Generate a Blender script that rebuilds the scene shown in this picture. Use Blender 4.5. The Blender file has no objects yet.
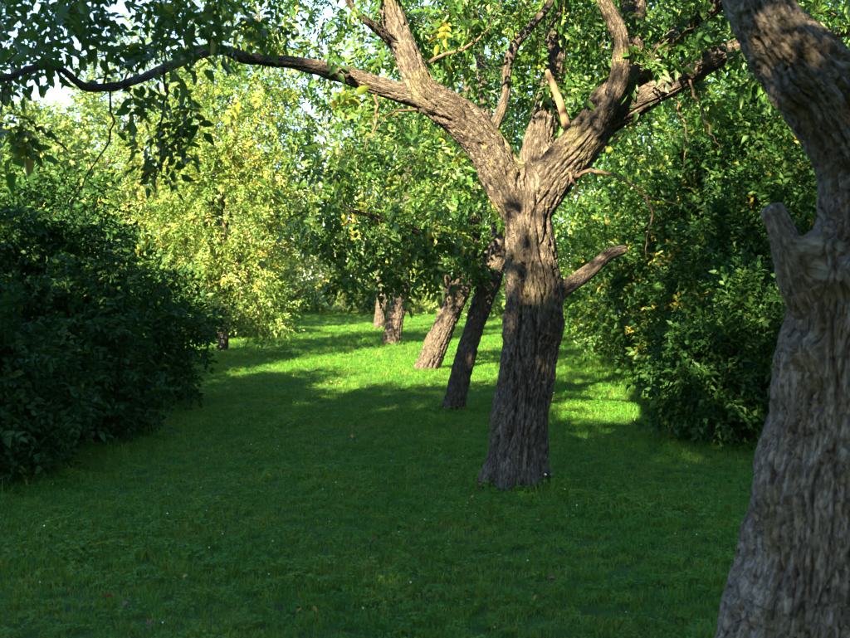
import bpy, math, random
import numpy as np
from mathutils import Vector

# ------------------------------------------------------------------ camera, sky, sun
R = math.radians
scene = bpy.context.scene
COL = scene.collection
CAM_H, FPX, HORIZON = 1.6, 954.0, 280.0
PITCH = math.atan((319.0 - HORIZON) / FPX)
cam_d = bpy.data.cameras.new('camera')
cam = bpy.data.objects.new('camera', cam_d)
COL.objects.link(cam)
scene.camera = cam
cam.location = (0, 0, CAM_H)
cam.rotation_euler = (math.pi / 2 - PITCH, 0, 0)
cam_d.sensor_width = 36
cam_d.lens = 36 * FPX / 850
cam_d.clip_start = 0.05
cam_d.clip_end = 2000
cam_d.dof.use_dof = True
cam_d.dof.focus_distance = 8.2
cam_d.dof.aperture_fstop = 3.5

SUN_EL, SUN_AZ = R(27), R(28)          # the light travels towards +y and +x
world = bpy.data.worlds.new('World')
scene.world = world
world.use_nodes = True
wn = world.node_tree
wn.nodes.clear()
sky = wn.nodes.new('ShaderNodeTexSky')
sky.sky_type = 'NISHITA'
sky.sun_disc = False
sky.sun_elevation = SUN_EL
sky.sun_rotation = math.pi + SUN_AZ
sky.air_density = 1.0
sky.dust_density = 0.3
sky.ozone_density = 3.0
bg = wn.nodes.new('ShaderNodeBackground')
bg.inputs['Strength'].default_value = 0.062
wo = wn.nodes.new('ShaderNodeOutputWorld')
wn.links.new(sky.outputs[0], bg.inputs[0])
wn.links.new(bg.outputs[0], wo.inputs[0])

sun_d = bpy.data.lights.new('sun', 'SUN')
sun_d.energy = 5.0
sun_d.angle = R(0.55)
sun_d.color = (1.0, 0.73, 0.41)
sun = bpy.data.objects.new('sun', sun_d)
COL.objects.link(sun)
sun.location = (-20, -30, 30)
SDIR = Vector((math.sin(SUN_AZ) * math.cos(SUN_EL), math.cos(SUN_AZ) * math.cos(SUN_EL), -math.sin(SUN_EL)))
sun.rotation_euler = SDIR.to_track_quat('-Z', 'Y').to_euler()

vs = scene.view_settings
vs.view_transform = 'Standard'
vs.look = 'None'
vs.exposure = 3.55
vs.gamma = 1.0
vs.use_curve_mapping = False
scene.render.engine = 'CYCLES'
cy = scene.cycles
cy.use_denoising = True
cy.use_adaptive_sampling = True
cy.adaptive_threshold = 0.015
cy.max_bounces = 8
cy.diffuse_bounces = 4
cy.glossy_bounces = 2
cy.transmission_bounces = 5
cy.sample_clamp_indirect = 6

# ------------------------------------------------------------------ helpers
rng = np.random.default_rng(11)
random.seed(5)


def P(px, py, d):
    """point seen at photo pixel (px, py), d metres down the lawn"""
    cx, cyy = (px - 425.0) / FPX, (319.0 - py) / FPX
    dy = math.cos(PITCH) + cyy * math.sin(PITCH)
    dz = -math.sin(PITCH) + cyy * math.cos(PITCH)
    k = d / dy
    return np.array([cx * k, d, CAM_H + dz * k])


def nrm(a):
    return a / np.maximum(np.linalg.norm(a, axis=-1, keepdims=True), 1e-9)


_perm = np.random.default_rng(3).permutation(256)
_perm = np.concatenate([_perm, _perm, _perm])
_grad = nrm(np.random.default_rng(4).normal(size=(256, 3)))


def noise3(p):
    p = np.asarray(p, float)
    i = np.floor(p).astype(int)
    f = p - i
    u = f * f * f * (f * (f * 6 - 15) + 10)
    out = 0
    for dx in (0, 1):
        for dy in (0, 1):
            for dz in (0, 1):
                h = _perm[_perm[_perm[(i[:, 0] + dx) & 255] + ((i[:, 1] + dy) & 255)] + ((i[:, 2] + dz) & 255)]
                g = _grad[h]
                d = g[:, 0] * (f[:, 0] - dx) + g[:, 1] * (f[:, 1] - dy) + g[:, 2] * (f[:, 2] - dz)
                w = (u[:, 0] if dx else 1 - u[:, 0]) * (u[:, 1] if dy else 1 - u[:, 1]) * (u[:, 2] if dz else 1 - u[:, 2])
                out = out + w * d
    return out * 1.6


def mesh_np(name, verts, faces, attrs=None, mats=(), mat_idx=None, smooth=False):
    """faces: (n,k) array or list of such arrays"""
    me = bpy.data.meshes.new(name)
    if not isinstance(faces, (list, tuple)):
        faces = [faces]
    faces = [np.asarray(f, np.int32) for f in faces if len(f)]
    me.vertices.add(len(verts))
    me.vertices.foreach_set('co', np.asarray(verts, np.float32).ravel())
    nl = sum(f.size for f in faces)
    nf = sum(len(f) for f in faces)
    me.loops.add(nl)
    me.polygons.add(nf)
    me.loops.foreach_set('vertex_index', np.concatenate([f.ravel() for f in faces]))
    tot = np.concatenate([np.full(len(f), f.shape[1], np.int32) for f in faces])
    me.polygons.foreach_set('loop_start', np.concatenate([[0], np.cumsum(tot)[:-1]]).astype(np.int32))
    if smooth:
        me.polygons.foreach_set('use_smooth', np.ones(nf, bool))
    for m in mats:
        me.materials.append(m)
    if mat_idx is not None:
        me.polygons.foreach_set('material_index', np.asarray(mat_idx, np.int32))
    for k, v in (attrs or {}).items():
        v = np.asarray(v, np.float32)
        a = me.attributes.new(k, 'FLOAT_VECTOR' if v.ndim == 2 else 'FLOAT', 'POINT')
        a.data.foreach_set('vector' if v.ndim == 2 else 'value', v.ravel())
    me.update(calc_edges=True)
    me.validate()
    return me


def add_obj(name, me, parent=None, kind=None):
    o = bpy.data.objects.new(name, me)
    COL.objects.link(o)
    if parent is not None:
        o.parent = parent
    if kind:
        o['kind'] = kind
    return o


def thing(name, label, cat, loc=(0, 0, 0), group=None):
    o = bpy.data.objects.new(name, None)
    COL.objects.link(o)
    o.empty_display_size = 0.2
    o.location = loc
    o['label'] = label
    o['category'] = cat
    if group:
        o['group'] = group
    return o


# ------------------------------------------------------------------ materials
def new_mat(name):
    m = bpy.data.materials.new(name)
    m.use_nodes = True
    nt = m.node_tree
    nt.nodes.clear()
    out = nt.nodes.new('ShaderNodeOutputMaterial')
    return m, nt, out


def ramp(nt, stops, fac=None):
    r = nt.nodes.new('ShaderNodeValToRGB')
    e = r.color_ramp.elements
    while len(e) < len(stops):
        e.new(0.5)
    for el, (p, c) in zip(e, stops):
        el.position = p
        el.color = (*c, 1)
    if fac is not None:
        nt.links.new(fac, r.inputs[0])
    return r


def leaf_material(name, stops, trans_gain=(1.5, 1.25, 0.7), trans=0.42, rough=0.42, spec=0.4, inst=False):
    m, nt, out = new_mat(name)
    at = nt.nodes.new('ShaderNodeAttribute')
    at.attribute_name = 'tint'
    fac = at.outputs['Fac']
    if inst:
        oi = nt.nodes.new('ShaderNodeObjectInfo')
        ad = nt.nodes.new('ShaderNodeMath')
        ad.operation = 'MULTIPLY_ADD'
        nt.links.new(oi.outputs['Random'], ad.inputs[0])
        ad.inputs[1].default_value = 0.5
        nt.links.new(fac, ad.inputs[2])
        ge = nt.nodes.new('ShaderNodeNewGeometry')
        pn = nt.nodes.new('ShaderNodeTexNoise')
        pn.inputs['Scale'].default_value = 1.3
        pn.inputs['Detail'].default_value = 3
        nt.links.new(ge.outputs['Position'], pn.inputs[0])
        a2 = nt.nodes.new('ShaderNodeMath')
        a2.operation = 'MULTIPLY_ADD'
        nt.links.new(pn.outputs[0], a2.inputs[0])
        a2.inputs[1].default_value = 0.7
        a2.inputs[2].default_value = -0.42
        a3 = nt.nodes.new('ShaderNodeMath')
        nt.links.new(ad.outputs[0], a3.inputs[0])
        nt.links.new(a2.outputs[0], a3.inputs[1])
        fac = a3.outputs[0]
    cr = ramp(nt, stops, fac)
    pb = nt.nodes.new('ShaderNodeBsdfPrincipled')
    nt.links.new(cr.outputs[0], pb.inputs['Base Color'])
    pb.inputs['Roughness'].default_value = rough
    pb.inputs['Specular IOR Level'].default_value = spec
    mx = nt.nodes.new('ShaderNodeMix')
    mx.data_type = 'RGBA'
    mx.blend_type = 'MULTIPLY'
    mx.inputs[0].default_value = 1.0
    nt.links.new(cr.outputs[0], mx.inputs[6])
    mx.inputs[7].default_value = (*trans_gain, 1)
    tr = nt.nodes.new('ShaderNodeBsdfTranslucent')
    nt.links.new(mx.outputs[2], tr.inputs[0])
    ms = nt.nodes.new('ShaderNodeMixShader')
    ms.inputs[0].default_value = trans
    nt.links.new(pb.outputs[0], ms.inputs[1])
    nt.links.new(tr.outputs[0], ms.inputs[2])
    nt.links.new(ms.outputs[0], out.inputs[0])
    return m


M_WALNUT = leaf_material('walnut_leaf', [(0, (0.020, 0.072, 0.016)), (0.55, (0.040, 0.120, 0.020)), (0.85, (0.085, 0.17, 0.022)), (1.0, (0.24, 0.22, 0.03))])
M_FAR = leaf_material('sunny_leaf', [(0, (0.055, 0.13, 0.030)), (0.5, (0.10, 0.19, 0.050)), (0.85, (0.16, 0.24, 0.068)), (1.0, (0.25, 0.25, 0.08))])
M_YELLOW = leaf_material('yellowing_leaf', [(0, (0.05, 0.13, 0.024)), (0.5, (0.09, 0.18, 0.036)), (0.85, (0.15, 0.22, 0.05)), (1.0, (0.23, 0.20, 0.055))])
M_SHRUB = leaf_material('shrub_leaf', [(0, (0.010, 0.044, 0.011)), (0.6, (0.021, 0.070, 0.015)), (0.93, (0.048, 0.105, 0.020)), (1.0, (0.22, 0.20, 0.03))], rough=0.5, spec=0.16, trans=0.3)
M_GRASS = leaf_material('grass_blade', [(0, (0.022, 0.160, 0.012)), (0.5, (0.070, 0.225, 0.024)), (0.85, (0.16, 0.235, 0.045)), (1.0, (0.27, 0.25, 0.09))], trans_gain=(2.9, 1.3, .7), trans=0.45, rough=0.5, spec=0.3, inst=True)
M_FALLEN_Y = leaf_material('fallen_yellow', [(0, (0.34, 0.25, 0.05)), (1, (0.36, 0.19, 0.04))], trans=0.15)
M_FALLEN_B = leaf_material('fallen_brown', [(0, (0.10, 0.06, 0.035)), (1, (0.15, 0.07, 0.035))], trans=0.1)


def simple_mat(name, col, rough=0.7):
    m, nt, out = new_mat(name)
    pb = nt.nodes.new('ShaderNodeBsdfPrincipled')
    pb.inputs['Base Color'].default_value = (*col, 1)
    pb.inputs['Roughness'].default_value = rough
    nt.links.new(pb.outputs[0], out.inputs[0])
    return m


M_FLOWER = simple_mat('clover_flower', (0.75, 0.75, 0.68), 0.6)


def bark_material(name, dark, mid, light, moss=0.25, lichen=0.3, bump=0.8):
    m, nt, out = new_mat(name)
    L = nt.links.new
    at = nt.nodes.new('ShaderNodeAttribute')
    at.attribute_name = 'bark_co'
    mp = nt.nodes.new('ShaderNodeMapping')
    mp.inputs['Scale'].default_value = (1, 1, 0.32)
    L(at.outputs['Vector'], mp.inputs[0])
    n1 = nt.nodes.new('ShaderNodeTexNoise')
    n1.inputs['Scale'].default_value = 55
    n1.inputs['Detail'].default_value = 6
    n1.inputs['Roughness'].default_value = 0.65
    L(mp.outputs[0], n1.inputs[0])
    n2 = nt.nodes.new('ShaderNodeTexNoise')
    n2.inputs['Scale'].default_value = 5
    n2.inputs['Detail'].default_value = 4
    L(at.outputs['Vector'], n2.inputs[0])
    c1 = ramp(nt, [(0.36, dark), (0.50, mid), (0.64, light)], n1.outputs[0])
    c2 = ramp(nt, [(0.3, (0.72, 0.68, 0.62)), (0.7, (1.15, 1.15, 1.12))], n2.outputs[0])
    mx = nt.nodes.new('ShaderNodeMix')
    mx.data_type = 'RGBA'
    mx.blend_type = 'MULTIPLY'
    mx.inputs[0].default_value = 1
    L(c1.outputs[0], mx.inputs[6])
    L(c2.outputs[0], mx.inputs[7])
    # green algae film and small yellow lichen rosettes, at places of their own
    n3 = nt.nodes.new('ShaderNodeTexNoise')
    n3.inputs['Scale'].default_value = 3.1
    n3.inputs['Detail'].default_value = 5
    L(at.outputs['Vector'], n3.inputs[0])
    f3 = ramp(nt, [(0.56, (0, 0, 0)), (0.74, (moss * 2,) * 3)], n3.outputs[0])
    mg = nt.nodes.new('ShaderNodeMix')
    mg.data_type = 'RGBA'
    L(f3.outputs[0], mg.inputs[0])
    L(mx.outputs[2], mg.inputs[6])
    mg.inputs[7].default_value = (0.085, 0.095, 0.030, 1)
    vo = nt.nodes.new('ShaderNodeTexNoise')
    vo.inputs['Scale'].default_value = 23
    vo.inputs['Detail'].default_value = 3
    L(at.outputs['Vector'], vo.inputs[0])
    f4 = ramp(nt, [(0.68, (0, 0, 0)), (0.72, (lichen,) * 3)], vo.outputs[0])
    ml = nt.nodes.new('ShaderNodeMix')
    ml.data_type = 'RGBA'
    L(f4.outputs[0], ml.inputs[0])
    L(mg.outputs[2], ml.inputs[6])
    ml.inputs[7].default_value = (0.42, 0.30, 0.07, 1)
    pb = nt.nodes.new('ShaderNodeBsdfPrincipled')
    L(ml.outputs[2], pb.inputs['Base Color'])
    pb.inputs['Roughness'].default_value = 0.9
    pb.inputs['Specular IOR Level'].default_value = 0.25
    wp = nt.nodes.new('ShaderNodeVectorMath')
    wp.operation = 'MULTIPLY_ADD'
    L(n2.outputs['Color'], wp.inputs[0])
    wp.inputs[1].default_value = (.06, .06, .06)
    L(mp.outputs[0], wp.inputs[2])
    cv = nt.nodes.new('ShaderNodeTexVoronoi')
    cv.feature = 'DISTANCE_TO_EDGE'
    cv.inputs['Scale'].default_value = 62
    L(wp.outputs[0], cv.inputs[0])
    cc = ramp(nt, [(0.0, (0, 0, 0)), (0.16, (1, 1, 1))], cv.outputs[0])
    n5 = nt.nodes.new('ShaderNodeTexNoise')
    n5.inputs['Scale'].default_value = 90
    n5.inputs['Detail'].default_value = 5
    L(mp.outputs[0], n5.inputs[0])
    b0 = nt.nodes.new('ShaderNodeBump')
    b0.inputs['Strength'].default_value = bump
    b0.inputs['Distance'].default_value = 0.006
    L(cc.outputs[0], b0.inputs['Height'])
    bp = nt.nodes.new('ShaderNodeBump')
    L(b0.outputs[0], bp.inputs['Normal'])
    bp.inputs['Strength'].default_value = bump
    bp.inputs['Distance'].default_value = 0.02
    L(n5.outputs[0], bp.inputs['Height'])
    L(bp.outputs[0], pb.inputs['Normal'])
    L(pb.outputs[0], out.inputs[0])
    return m


M_BARK = bark_material('walnut_bark', (0.020, 0.0190, 0.0175), (0.050, 0.0475, 0.0440), (0.115, 0.111, 0.103))
M_BARK_NEAR = bark_material('near_bark', (0.046, 0.045, 0.043), (0.108, 0.106, 0.101), (0.215, 0.212, 0.203), lichen=0.2)
M_TWIG = bark_material('twig_bark', (0.030, 0.024, 0.019), (0.065, 0.052, 0.040), (0.12, 0.10, 0.078), bump=0.2, lichen=0.0)
M_DEAD = bark_material('dead_wood', (0.10, 0.075, 0.052), (0.16, 0.125, 0.09), (0.22, 0.18, 0.13), moss=0, lichen=0.0, bump=0.2)

# ------------------------------------------------------------------ wood
def catmull(pts, rad, step):
    pts = np.asarray(pts, float)
    rad = np.asarray(rad, float)
    p = np.vstack([2 * pts[0] - pts[1], pts, 2 * pts[-1] - pts[-2]])
    r = np.concatenate([[rad[0]], rad, [rad[-1]]])
    oc, orr = [], []
    for i in range(1, len(p) - 2):
        n = max(2, int(np.linalg.norm(p[i + 1] - p[i]) / step))
        t = np.linspace(0, 1, n, endpoint=False)[:, None]
        a = 2 * p[i]
        b = p[i + 1] - p[i - 1]
        c = 2 * p[i - 1] - 5 * p[i] + 4 * p[i + 1] - p[i + 2]
        d = -p[i - 1] + 3 * p[i] - 3 * p[i + 1] + p[i + 2]
        oc.append(0.5 * (a + b * t + c * t * t + d * t ** 3))
        s = (t * t * (3 - 2 * t))[:, 0]
        orr.append(r[i] * (1 - s) + r[i + 1] * s)
    oc.append(pts[-1:])
    orr.append(rad[-1:])
    return np.vstack(oc), np.concatenate(orr)


def frames(c):
    t = nrm(np.gradient(c, axis=0))
    n = np.zeros_like(t)
    ref = np.array([1.0, 0, 0]) if abs(t[0][0]) < 0.8 else np.array([0, 1.0, 0])
    v = ref - t[0] * ref.dot(t[0])
    n[0] = v / np.linalg.norm(v)
    for i in range(1, len(t)):
        v = n[i - 1] - t[i] * n[i - 1].dot(t[i])
        n[i] = v / max(np.linalg.norm(v), 1e-9)
    return t, n, np.cross(t, n)


def tube(c, r, sides, cap=True):
    t, n, b = frames(c)
    a = np.arange(sides) * 2 * math.pi / sides
    ring = np.cos(a)[None, :, None] * n[:, None, :] + np.sin(a)[None, :, None] * b[:, None, :]
    v = (c[:, None, :] + ring * r[:, None, None]).reshape(-1, 3)
    k = len(c)
    i = np.arange(k - 1)[:, None] * sides
    j = np.arange(sides)[None, :]
    j2 = (j + 1) % sides
    f = np.stack([i + j, i + j2, i + sides + j2, i + sides + j], -1).reshape(-1, 4)
    s = np.concatenate([[0], np.cumsum(np.linalg.norm(np.diff(c, axis=0), axis=1))])
    co = np.concatenate([ring * r[:, None, None] @ np.stack([n[0], b[0], t[0]]).T, ], 0)
    bc = np.stack([np.broadcast_to(np.cos(a) * r[:, None], (k, sides)), np.broadcast_to(np.sin(a) * r[:, None], (k, sides)), np.broadcast_to(s[:, None], (k, sides))], -1).reshape(-1, 3)
    tri = np.zeros((0, 3), int)
    if cap:
        v = np.vstack([v, c[0] - t[0] * r[0] * 0.3, c[-1] + t[-1] * r[-1] * 0.3])
        bc = np.vstack([bc, bc[:1], bc[-1:]])
        i0, i1 = len(v) - 2, len(v) - 1
        e = (k - 1) * sides
        jj = np.arange(sides)
        tri = np.vstack([np.stack([np.full(sides, i0), (jj + 1) % sides, jj], -1), np.stack([np.full(sides, i1), e + jj, e + (jj + 1) % sides], -1)])
    return v, f, tri, bc


def join_tubes(tubes):
    V, F, T, B, o = [], [], [], [], 0
    for v, f, t, b in tubes:
        V.append(v)
        F.append(f + o)
        T.append(t + o)
        B.append(b)
        o += len(v)
    return np.vstack(V), np.vstack(F), np.vstack(T), np.vstack(B)


def blob(pos, r, seg=12):
    c = np.array([pos + np.array([0, 0, 1]) * r * z for z in np.linspace(-0.98, 0.98, seg)])
    rr = r * np.sqrt(1 - np.linspace(-0.98, 0.98, seg) ** 2)
    return tube(c, rr, seg)


def remesh(V, F, T, voxel):
    me = mesh_np('tmp', V, [F, T])
    o = bpy.data.objects.new('tmp', me)
    COL.objects.link(o)
    md = o.modifiers.new('r', 'REMESH')
    md.mode = 'VOXEL'
    md.voxel_size = voxel
    md.adaptivity = 0
    dg = bpy.context.evaluated_depsgraph_get()
    ev = o.evaluated_get(dg)
    m2 = ev.to_mesh()
    n = len(m2.vertices)
    co = np.empty(n * 3, np.float32)
    m2.vertices.foreach_get('co', co)
    nf = len(m2.polygons)
    li = np.empty(len(m2.loops), np.int32)
    m2.loops.foreach_get('vertex_index', li)
    assert len(li) == nf * 4
    ev.to_mesh_clear()
    bpy.data.objects.remove(o)
    bpy.data.meshes.remove(me)
    return co.reshape(-1, 3).astype(float), li.reshape(-1, 4)


def vnormals(V, F):
    n = np.cross(V[F[:, 2]] - V[F[:, 0]], V[F[:, 3]] - V[F[:, 1]])
    out = np.zeros_like(V)
    for k in range(4):
        for c in range(3):
            out[:, c] += np.bincount(F[:, k], n[:, c], len(V))
    return nrm(out)


def smooth(V, F, it, lam=0.5):
    e = np.vstack([F[:, [0, 1]], F[:, [1, 2]], F[:, [2, 3]], F[:, [3, 0]]])
    deg = np.maximum(np.bincount(e[:, 0], minlength=len(V)) + np.bincount(e[:, 1], minlength=len(V)), 1)
    for q in range(it):
        acc = np.stack([np.bincount(e[:, 0], V[e[:, 1], c], len(V)) + np.bincount(e[:, 1], V[e[:, 0], c], len(V)) for c in range(3)], -1)
        V = V + lam * (acc / deg[:, None] - V)
    return V


def bark_height(bc, rad, freq=16.0):
    """furrowed relief 0 (furrow) .. 1 (ridge) in bark coordinates"""
    q = bc * np.array([freq, freq, freq * 0.12])
    wv = np.stack([noise3(q * 0.7 + 11), noise3(q * 0.7 + 37), np.zeros(len(q))], -1)
    q2 = q + wv * 0.9
    n1 = noise3(q2)
    a1 = np.clip((np.abs(n1) - .02) / .17, 0, 1)
    f1 = 1 - a1 * a1 * (3 - 2 * a1)
    n2 = noise3(q2 * np.array([1.9, 1.9, 3.0]) + 71)
    f2 = np.exp(-(np.abs(n2) / 0.10) ** 2) * 0.38
    n3 = noise3(q * np.array([3.5, 3.5, 6.0]) + 5)
    n4 = noise3(q2 * np.array([2.7, 2.7, 1.9]) + 23)
    f4 = np.exp(-(np.abs(n4) / 0.09) ** 2) * 0.3
    return 1 - np.maximum(np.maximum(f1, f2), f4) + 0.13 * n3


def make_wood(root, limbs, voxel, mat, blobs=(), relief=1.0, sm=6, names=None, freq=16.0, mats=None):
    """limbs: list of (points, radii); one continuous surface, then cut into trunk and limbs"""
    tubes, cs = [], []
    for pts, rad in limbs:
        c, r = catmull(pts, rad, 0.06)
        cs.append((c, r, *frames(c)))
        tubes.append(tube(c, r, 20))
    for p, r in blobs:
        tubes.append(blob(np.asarray(p), r))
    V, F, T, B = join_tubes(tubes)
    V, F = remesh(V, F, T, voxel)
    V = smooth(V, F, sm)
    N = vnormals(V, F)
    nv = len(V)
    best = np.full(nv, 1e9)
    own = np.zeros(nv, int)
    bco = np.zeros((nv, 3))
    disp = np.zeros(nv)
    wsum = np.full(nv, 1e-9)
    for k, (c, r, t, n, b) in enumerate(cs):
        lo, hi = c.min(0) - r.max() * 2.2, c.max(0) + r.max() * 2.2
        idx = np.where(np.all((V > lo) & (V < hi), axis=1))[0]
        if not len(idx):
            continue
        vv = V[idx]
        near = np.empty(len(idx), int)
        dist = np.empty(len(idx))
        for s0 in range(0, len(idx), 20000):
            d2 = ((vv[s0:s0 + 20000, None, :] - c[None]) ** 2).sum(-1)
            near[s0:s0 + 20000] = d2.argmin(1)
            dist[s0:s0 + 20000] = np.sqrt(d2.min(1))
        sl = np.concatenate([[0], np.cumsum(np.linalg.norm(np.diff(c, axis=0), axis=1))])
        loc = vv - c[near]
        a1, b1, t1 = (loc * n[near]).sum(1), (loc * b[near]).sum(1), (loc * t[near]).sum(1)
        L = np.maximum(np.hypot(a1, b1), 1e-6)
        rr = r[near]
        bc = np.stack([a1 / L * rr, b1 / L * rr, sl[near] + t1 + k * 7.3], -1)
        sd = dist - rr
        w = np.exp(-np.clip(sd, -0.2, 2) / 0.025)
        h = bark_height(bc, rr, freq)
        amp = np.clip(rr * 0.20, 0.002, 0.042) * relief
        lob = noise3(vv * 3.0 + k * 5) * 0.10 * rr + noise3(vv * 8.0 + 9) * 0.035 * rr
        disp[idx] += w * ((h - 0.95) * amp + lob - 0.05 * rr)
        wsum[idx] += w
        up = sd < best[idx]
        ii = idx[up]
        best[ii] = sd[up]
        own[ii] = k
        bco[ii] = bc[up]
    V = V + N * (disp / wsum)[:, None]
    N = vnormals(V, F)
    fo = own[F].max(1)
    objs = []
    for k in range(len(limbs)):
        sel = F[fo == k]
        if not len(sel):
            continue
        u, inv = np.unique(sel, return_inverse=True)
        m_ = mats[k] if mats and mats[k] else mat
        me = mesh_np('wood', V[u], inv.reshape(-1, 4), {'bark_co': bco[u]}, [m_], smooth=True)
        me.normals_split_custom_set_from_vertices(N[u].astype(np.float32).tolist())
        nm = (names[k] if names else None) or ('trunk' if k == 0 else 'limb')
        objs.append(add_obj(nm, me, root))
    return objs, cs


# ------------------------------------------------------------------ leaves
def leaflet(L, W, fold=0.18, droop=0.18, lod=1):
    """one leaf blade pointing +x; returns verts, tris"""
    if lod == 0:
        v = np.array([[0, 0, 0], [.34, .5, 0], [.72, .36, 0], [1, 0, 0], [.72, -.36, 0], [.34, -.5, 0], [.36, 0, 0], [.72, 0, 0]], float)
        v[:, 2] += np.abs(v[:, 1]) * fold * 2 - droop * v[:, 0] ** 2
        f = [[0, 6, 1], [6, 7, 2], [6, 2, 1], [7, 3, 2], [0, 5, 6], [6, 5, 4], [6, 4, 7], [7, 4, 3]]
    elif lod == 1:
        v = np.array([[0, 0, 0], [.30, .5, 0], [.70, .38, 0], [1, 0, 0], [.70, -.38, 0], [.30, -.5, 0]], float)
        v[:, 2] += np.abs(v[:, 1]) * fold * 2 - droop * v[:, 0] ** 2
        f = [[0, 3, 1], [3, 2, 1], [0, 5, 3], [5, 4, 3]]
    else:
        v = np.array([[0, 0, 0], [.42, .5, 0], [1, 0, 0], [.42, -.5, 0]], float)
        v[:, 2] += np.abs(v[:, 1]) * fold * 2 - droop * v[:, 0] ** 2
        f = [[0, 2, 1], [0, 3, 2]]
    v = v * np.array([L, W, L])
    return v, np.array(f)


def rot_to(x, up, roll):
    """matrices (n,3,3) whose columns are x, y, z with x given and z near up"""
    x = nrm(x)
    y = nrm(np.cross(up, x))
    z = np.cross(x, y)
    c, s = np.cos(roll)[:, None], np.sin(roll)[:, None]
    y2 = y * c + z * s
    z2 = np.cross(x, y2)
    return np.stack([x, y2, z2], -1)


def compound_leaf(seed, lod, pairs=3, L=0.32):
    """walnut leaf: leaflets in pairs on a drooping stalk"""
    g = np.random.default_rng(seed)
    V, F, t, o = [], [], [], 0

    def add(v, f, tint):
        nonlocal o
        V.append(v)
        F.append(f + o)
        t.append(np.full(len(v), tint))
        o += len(v)
    sag = g.uniform(.15, .5)

    def ax(s):
        return np.array([s * L, 0, -sag * L * s * s])
    for a, b in ((0, .5), (.5, 1.0)):
        p, q = ax(a), ax(b)
        w = 0.003
        add(np.array([p + [0, w, 0], p - [0, w, 0], q]), np.array([[0, 1, 2]]), 0.4)
    for k in range(pairs + 1):
        s = 0.34 + 0.62 * k / pairs
        for sg in ((1, -1) if k < pairs else (0,)):
            ll = L * g.uniform(.30, .42) * (0.78 + 0.35 * k / pairs)
            v, f = leaflet(ll, ll * g.uniform(.42, .52), g.uniform(.05, .3), g.uniform(.05, .4), lod)
            ang = sg * g.uniform(.75, 1.15)
            d = np.array([[math.cos(ang), math.sin(ang), g.uniform(-.45, .1)]])
            m = rot_to(d, np.array([[0, 0, 1.0]]), np.array([g.uniform(-.5, .5)]))[0]
            add(v @ m.T + ax(s), f, g.uniform(-.12, .12))
    return np.vstack(V), np.vstack(F), np.concatenate(t)


def simple_spray(seed, lod, n=9, L=0.28, leaf=0.075, ratio=0.55):
    """twig with single oval leaves left and right"""
    g = np.random.default_rng(seed)
    V, F, t, o = [], [], [], 0
    for k in range(n):
        s = (k + 0.6) / n
        ang = (1 if k % 2 else -1) * g.uniform(.5, 1.3) * (0 if k == n - 1 else 1)
        ll = leaf * g.uniform(.7, 1.25)
        v, f = leaflet(ll, ll * ratio * g.uniform(.85, 1.15), g.uniform(.05, .35), g.uniform(.0, .5), lod)
        d = np.array([[math.cos(ang), math.sin(ang), g.uniform(-.6, .35)]])
        m = rot_to(d, np.array([[0, 0, 1.0]]), np.array([g.uniform(-.8, .8)]))[0]
        V.append(v @ m.T + np.array([s * L, 0, -0.15 * L * s * s + g.uniform(-.02, .02)]))
        F.append(f + o)
        t.append(np.full(len(v), g.uniform(-.15, .15)))
        o += len(v)
    w = 0.0025
    V.append(np.array([[0, w, 0], [0, -w, 0], [L, 0, -.15 * L]]))
    F.append(np.array([[0, 1, 2]]) + o)
    t.append(np.full(3, .2))
    return np.vstack(V), np.vstack(F), np.concatenate(t)


W0 = [compound_leaf(s, 0) for s in range(6)]
W1 = [compound_leaf(s + 20, 1) for s in range(6)]
W2 = [compound_leaf(s + 40, 2, pairs=3) for s in range(6)]
S0 = [simple_spray(s, 0) for s in range(6)]
S1 = [simple_spray(s + 10, 1) for s in range(6)]
S3 = [simple_spray(s + 40, 2, n=5, L=0.42, leaf=0.20) for s in range(6)]
SB = [simple_spray(s + 30, 2, n=10) for s in range(6)]
S2 = [simple_spray(s + 20, 2, n=10, L=0.42, leaf=0.13) for s in range(6)]


def foliage_mesh(name, pos, dirs, scale, tint, tmpl, mat, g, roll=0.6, upn=0.35):
    """merge template copies at pos, pointing along dirs"""
    n = len(pos)
    up = nrm(np.array([0, 0, 1.0]) + g.normal(0, upn, (n, 3)))
    Rm = rot_to(dirs, up, g.normal(0, roll, n))
    pick = g.integers(0, len(tmpl), n)
    V, F, T, o = [], [], [], 0
    for k, (tv, tf, tt) in enumerate(tmpl):
        ix = np.where(pick == k)[0]
        if not len(ix):
            continue
        v = np.einsum('nij,vj->nvi', Rm[ix], tv) * scale[ix, None, None] + pos[ix, None, :]
        V.append(v.reshape(-1, 3))
        F.append((tf[None] + (np.arange(len(ix)) * len(tv))[:, None, None] + o).reshape(-1, 3))
        T.append((tint[ix, None] + tt[None]).ravel())
        o += len(ix) * len(tv)
    return mesh_np(name, np.vstack(V), np.vstack(F), {'tint': np.clip(np.concatenate(T), 0, 1)}, [mat])


def leaf_singles(parent, pos, dirs, scale, tint, tmpl, mat, g, name='leaf'):
    """the leaves that show largest: an object each, sharing a few meshes"""
    cache = {}
    up = nrm(np.array([0, 0, 1.0]) + g.normal(0, .35, (len(pos), 3)))
    Rm = rot_to(dirs, up, g.normal(0, .6, len(pos)))
    from mathutils import Matrix
    for i in range(len(pos)):
        k, b = int(g.integers(0, len(tmpl))), min(4, int(tint[i] * 5))
        if (k, b) not in cache:
            tv, tf, tt = tmpl[k]
            cache[k, b] = mesh_np('leaf', tv, tf, {'tint': np.clip(b / 5 + .1 + tt, 0, 1)}, [mat])
        o = add_obj(name, cache[k, b], parent)
        m = Matrix(Rm[i].tolist()).to_4x4()
        o.matrix_local = Matrix.Translation(Vector(pos[i]) - parent.location) @ m @ Matrix.Scale(float(scale[i]), 4)


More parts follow.
